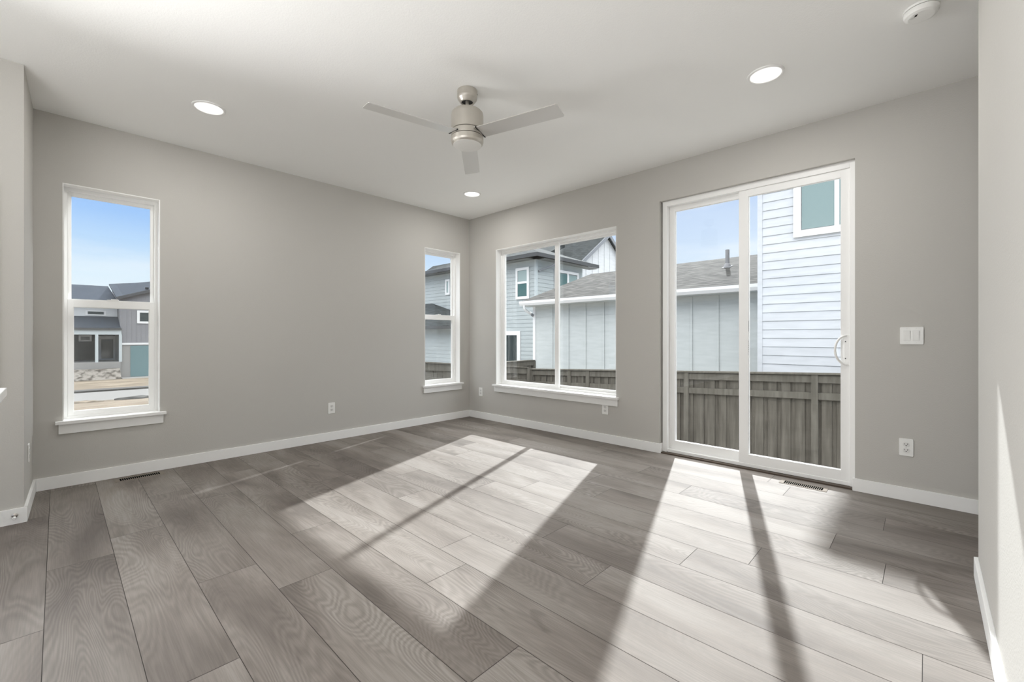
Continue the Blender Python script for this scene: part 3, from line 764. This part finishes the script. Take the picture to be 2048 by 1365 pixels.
# --- grey two-storey house further back on the left
def grey_house():
    o = empty('grey_house', (10.5, 10, -1.36)); tag(o, 'two-storey grey-blue lap-sided house with dark roof and white gable', 'house')
    X, Y = 10.5, 7.75
    b = B(); b.box((X+.03,Y+.03,-1.36),(13.95,19,4.5)); b.build('wall', M['grey_siding'], o)
    s = B(TE); laps(s, Y, 19, -1.36+.05, 4.4, X); s.build('siding', M['grey_siding'], o)
    s = B(); laps(s, X, 13.98, -1.36+.05, 4.4, Y); s.build('siding', M['grey_siding'], o)
    k = B(); k.box((X-.022,Y-.022,-1.36),(X+.09,Y+.09,4.5)); k.build('corner_board', M['trim_grey'], o)
    k = B(); k.box((13.9,Y-.022,-1.36),(14.0,Y+.05,4.5)); k.build('corner_board', M['trim_grey'], o)
    # frieze under the eaves
    k = B(); k.box((X-.02,Y,4.22),(X+.03,19,4.5)); k.box((X,Y-.02,4.22),(13.98,Y+.03,4.5)); k.build('frieze_board', M['grey_siding'], o)
    # window in the side facing our house
    ext_window(TE, o, 8.13, 8.935, 2.80, 4.215, X-.016, [(8.25,8.80,3.60,4.09,'curtain'),(8.25,8.80,2.93,3.49,'teal_glass')], .12, 'white_ext', [('z',3.545,.10)])
    ext_window(TE, o, 13.75, 14.13, 3.35, 4.18, X-.016, [(13.85,14.03,3.47,4.06,'curtain')], .11)
    ext_window(TE, o, 8.66, 10.2, -.6, 1.37, X-.016, [(8.86,10.05,-.5,1.19,'dark_glass')], .19)
    # window in the side facing south
    ext_window(lambda p: p, o, 11.75, 13.63, 3.05, 4.215, Y-.016, [(11.88,12.70,3.18,4.06,'teal_glass'),(12.86,13.50,3.18,4.04,'frost_glass')], .12, 'white_ext', [('u',12.78,.13)])
    # bump-out roof with dark gutter
    ez = 4.70; x0, y0, x1, y1 = 10.06, 7.33, 14.72, 14.3
    pt = .40; hw = (x1-x0)/2; rz = ez + hw*pt; xm = (x0+x1)/2
    r = B(); rr = [(x0,y0,ez),(x1,y0,ez),(x1,y1,ez),(x0,y1,ez)]
    A, C = (xm,y0+hw,rz), (xm,y1-hw,rz)
    r.poly([rr[0],rr[1],A]); r.poly([rr[1],rr[2],C,A]); r.poly([rr[2],rr[3],C]); r.poly([rr[3],rr[0],A,C])
    r.poly([(p[0],p[1],p[2]-.02) for p in rr])
    r.build('roof', M['shingle_dark'], o)
    k = B(); k.box((x0,y0,4.50),(X+.05,19,4.52)); k.box((x0,y0,4.50),(x1,Y+.05,4.52)); k.build('soffit', M['soffit'], o)
    g = B(); g.box((x0-.10,y0-.10,4.53),(x0,19,4.69)); g.box((x0,y0-.10,4.53),(x1+.02,y0,4.69)); g.build('gutter', M['gutter_dark'], o)
    k = B(); k.box((x0,y1,4.52),(X+.05,19,4.74)); k.build('fascia', M['gutter_mid'], o)
    g = B(); g.tube([(11.35,7.30,4.55),(11.35,7.32,4.40),(11.2,7.45,4.24),(10.75,7.66,4.06),(10.62,7.69,3.98)], .045, 10)
    g.build('downspout', M['gutter_mid'], o, smooth=True)
    # main gable behind
    Yg = 9.0; ax, az = 18.25, 7.02; sl = .70; xl = 15.35; zl = az - (ax-xl)*sl
    w = B(); w.prism([(13.9,Yg,-1.36),(22.5,Yg,-1.36),(22.5,Yg,az-(22.5-ax)*sl),(ax,Yg,az),(xl,Yg,zl),(13.9,Yg,zl)], (0,.3,0)); w.build('gable_wall', M['white_panel'], o)
    k = B(); xv = 14.35
    while xv < 22.3:
        zt = az - abs(xv-ax)*sl - .15 if xv > xl else zl-.1
        k.box((xv-.02,Yg-.02,-1.36),(xv+.02,Yg,zt)); xv += .62
    k.build('batten', M['white_panel'], o)
    def slope(xa, za, xb, zb, ya, yb, name, m, t=.06):
        q = B(); q.prism([(xa,ya,za),(xb,ya,zb),(xb,ya,zb-t),(xa,ya,za-t)], (0,yb-ya,0)); return q.build(name, m, o)
    up = .12
    slope(xl-.35, zl+up-.35*sl, ax, az+up, Yg-.25, 26, 'roof', M['shingle_dark'])
    slope(ax, az+up, 23, az+up-(23-ax)*sl, Yg-.25, 26, 'roof', M['shingle_dark'])
    for xa, xb in ((xl-.35, ax), (ax, 23)):
        za, zb = az+up-abs(ax-xa)*sl, az+up-abs(ax-xb)*sl
        q = B(); q.prism([(xa,Yg-.27,za+.01),(xb,Yg-.27,zb+.01),(xb,Yg-.27,zb-.22),(xa,Yg-.27,za-.22)], (0,.05,0)); q.build('rake_board', M['gutter_mid'], o)
    # raised eave of the rear roof: light fascia with a dark underside
    q = B(); q.prism([(14.62,10.6,5.42),(14.62,10.6,5.62),(16.4,10.6,6.55),(16.4,10.6,6.3)], (0,12,0)); q.build('rear_roof', M['shingle_dark'], o)
    q = B(); q.box((14.50,10.6,5.40),(14.62,22,5.62)); q.build('fascia', M['gutter_mid'], o)
    # porch with a low hip roof in front of the side wall
    p = B(TE); p.box((10.75,8.66,-1.36),(18,10.48,1.58)); p.build('porch_wall', M['grey_siding'], o)
    p = B(TE); laps(p, 10.7, 18, -1.31, 1.52, 8.63); p.build('siding', M['grey_siding'], o)
    p = B(); e0 = 1.62
    a1, a2, a3, a4 = (10.5,15.4,2.98),(10.5,10.3,e0),(8.2,10.3,e0),(8.2,18,e0); a5 = (10.5,18,2.98)
    p.poly([a1,a2,a3]); p.poly([a1,a3,a4,a5]); p.poly([(q_[0],q_[1],e0-.03) for q_ in (a2,a3,a4,a5)]); p.build('porch_roof', M['shingle_dark'], o)
    p = B(); p.box((8.10,10.2,1.46),(8.2,18,1.61)); p.box((8.2,10.2,1.46),(10.5,10.3,1.61)); p.build('gutter', M['gutter_dark'], o)
grey_house()

# --- houses across the street, seen through the left window
def far_houses():
    Y = 45.0; I = lambda p: p
    o = empty('far_house', (-3, Y, -1.4)); tag(o, 'grey house with blue-grey roofs, shaded porch and charcoal wing across the street', 'house')
    b = B(); b.box((-9,Y,2.6),(-.45,52,4.12)); b.box((-9,Y+2.6,-1.0),(-.45,52,2.7)); b.build('wall', M['grey_siding'], o)
    s = B(); laps(s, -9, -.45, 2.70, 4.1, Y, .2); s.build('siding', M['white_panel'], o)
    r = B(); r.prism([(-9.4,Y-.5,4.02),(-.50,Y-.5,4.12),(-.80,Y+4.0,5.68),(-9.4,Y+4.0,5.58)], (0,0,-.10)); r.build('roof', M['shingle_blue'], o)
    g = B(); g.box((-9.4,Y-.6,3.95),(-.50,Y-.5,4.10)); g.build('gutter', M['white_ext'], o)
    ext_window(I, o, -2.38, -1.16, 2.86, 3.27, Y-.02, [(-2.24,-1.30,2.95,3.18,'dark_glass')], .09)
    r = B(); r.prism([(-9.4,Y-2.2,1.80),(-.40,Y-2.2,1.82),(-.42,Y,2.80),(-9.4,Y,2.80)], (0,0,-.08)); r.build('porch_roof', M['shingle_blue'], o)
    g = B(); g.box((-9.4,Y-2.32,1.66),(-.36,Y-2.2,1.80)); g.build('gutter', M['gutter_dark'], o)
    k = B(); k.box((-9.4,Y-2.2,1.28),(-.36,Y-2.0,1.66)); k.build('beam', M['trim_grey'], o)
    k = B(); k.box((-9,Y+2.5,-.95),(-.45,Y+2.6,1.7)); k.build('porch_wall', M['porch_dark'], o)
    k = B(); k.box((-9,Y-2.2,-2.4),(-.40,Y+2.6,-.93)); k.build('porch_floor', M['concrete'], o)
    for x in (-1.82,-.42):
        k = B(); k.box((x-.09,Y-2.2,-.93),(x+.09,Y-2.0,1.28)); k.build('post', M['trim_grey'], o)
    k = B(); k.box((-1.50,Y+2.40,-.93),(-.40,Y+2.5,1.15)); dr = k.build('door_frame', M['white_panel'], o)
    k = B(); k.box((-1.33,Y+2.36,-.80),(-.56,Y+2.40,.88)); k.build('door_panel', M['dark_glass'], dr)
    ext_window(I, o, -2.72, -1.92, .70, 1.24, Y+2.48, [(-2.60,-2.04,.82,1.10,'dark_glass')], .12)
    # its taller wing with vertical charcoal siding
    zl, zr = 4.32, 5.22; sl = (zr-zl)/2.46
    xr = 6.0
    b = B(); b.prism([(-.42,Y-2,-2.3),(xr,Y-2,-2.3),(xr,Y-2,zl+(xr+.67)*sl-.12),(-.42,Y-2,zl+.25*sl-.12)], (0,9,0)); b.build('wall', M['charcoal_siding'], o)
    b = B(); b.prism([(-.47,Y-2,3.9),(-.47,Y-2,4.30),(-.47,Y+5,5.86),(-.47,Y+5,3.9)], (.05,0,0)); b.build('side_wall', M['charcoal_siding'], o)
    k = B(); x = -.30
    while x < xr: k.box((x-.02,Y-2.02,.60),(x+.02,Y-2,zl+(x+.67)*sl-.2)); x += .30
    k.build('batten', M['charcoal_siding'], o)
    r = B(); r.prism([(-.68,Y-2.35,zl-.02),(xr,Y-2.35,zl+(xr+.67)*sl),(xr,Y+5,zl+(xr+.67)*sl+.2),(-.68,Y+5,5.98)], (0,0,-.10)); r.build('roof', M['shingle_blue'], o)
    q = B(); q.prism([(-.68,Y-2.40,zl),(xr,Y-2.40,zl+(xr+.67)*sl),(xr,Y-2.40,zl+(xr+.67)*sl-.24),(-.68,Y-2.40,zl-.24)], (0,.08,0)); q.build('rake_board', M['gutter_dark'], o)
    for x, z in ((1.28,5.12),(1.62,5.24)):
        q = B(); q.lathe([(0,.16),(.12,.16),(.12,0)], (x,Y-1.8,z), 12); q.build('roof_vent', M['black'], o)
    ext_window(I, o, .62, 2.3, 2.22, 3.30, Y-2.02, [(.80,2.12,2.40,3.12,'dark_glass')], .17)
    k = B(); k.box((-.42,Y-2.10,.44),(xr,Y-2,.60)); k.build('band_board', M['white_ext'], o)
    k = B(); k.box((-.42,Y-2.03,-2.3),(xr,Y-2,.44)); k.build('lower_wall', M['concrete'], o)
    k = B(); k.box((.20,Y-2.07,-2.2),(4.9,Y-2.03,.36)); k.build('garage_door', M['door_teal'], o)
far_houses()
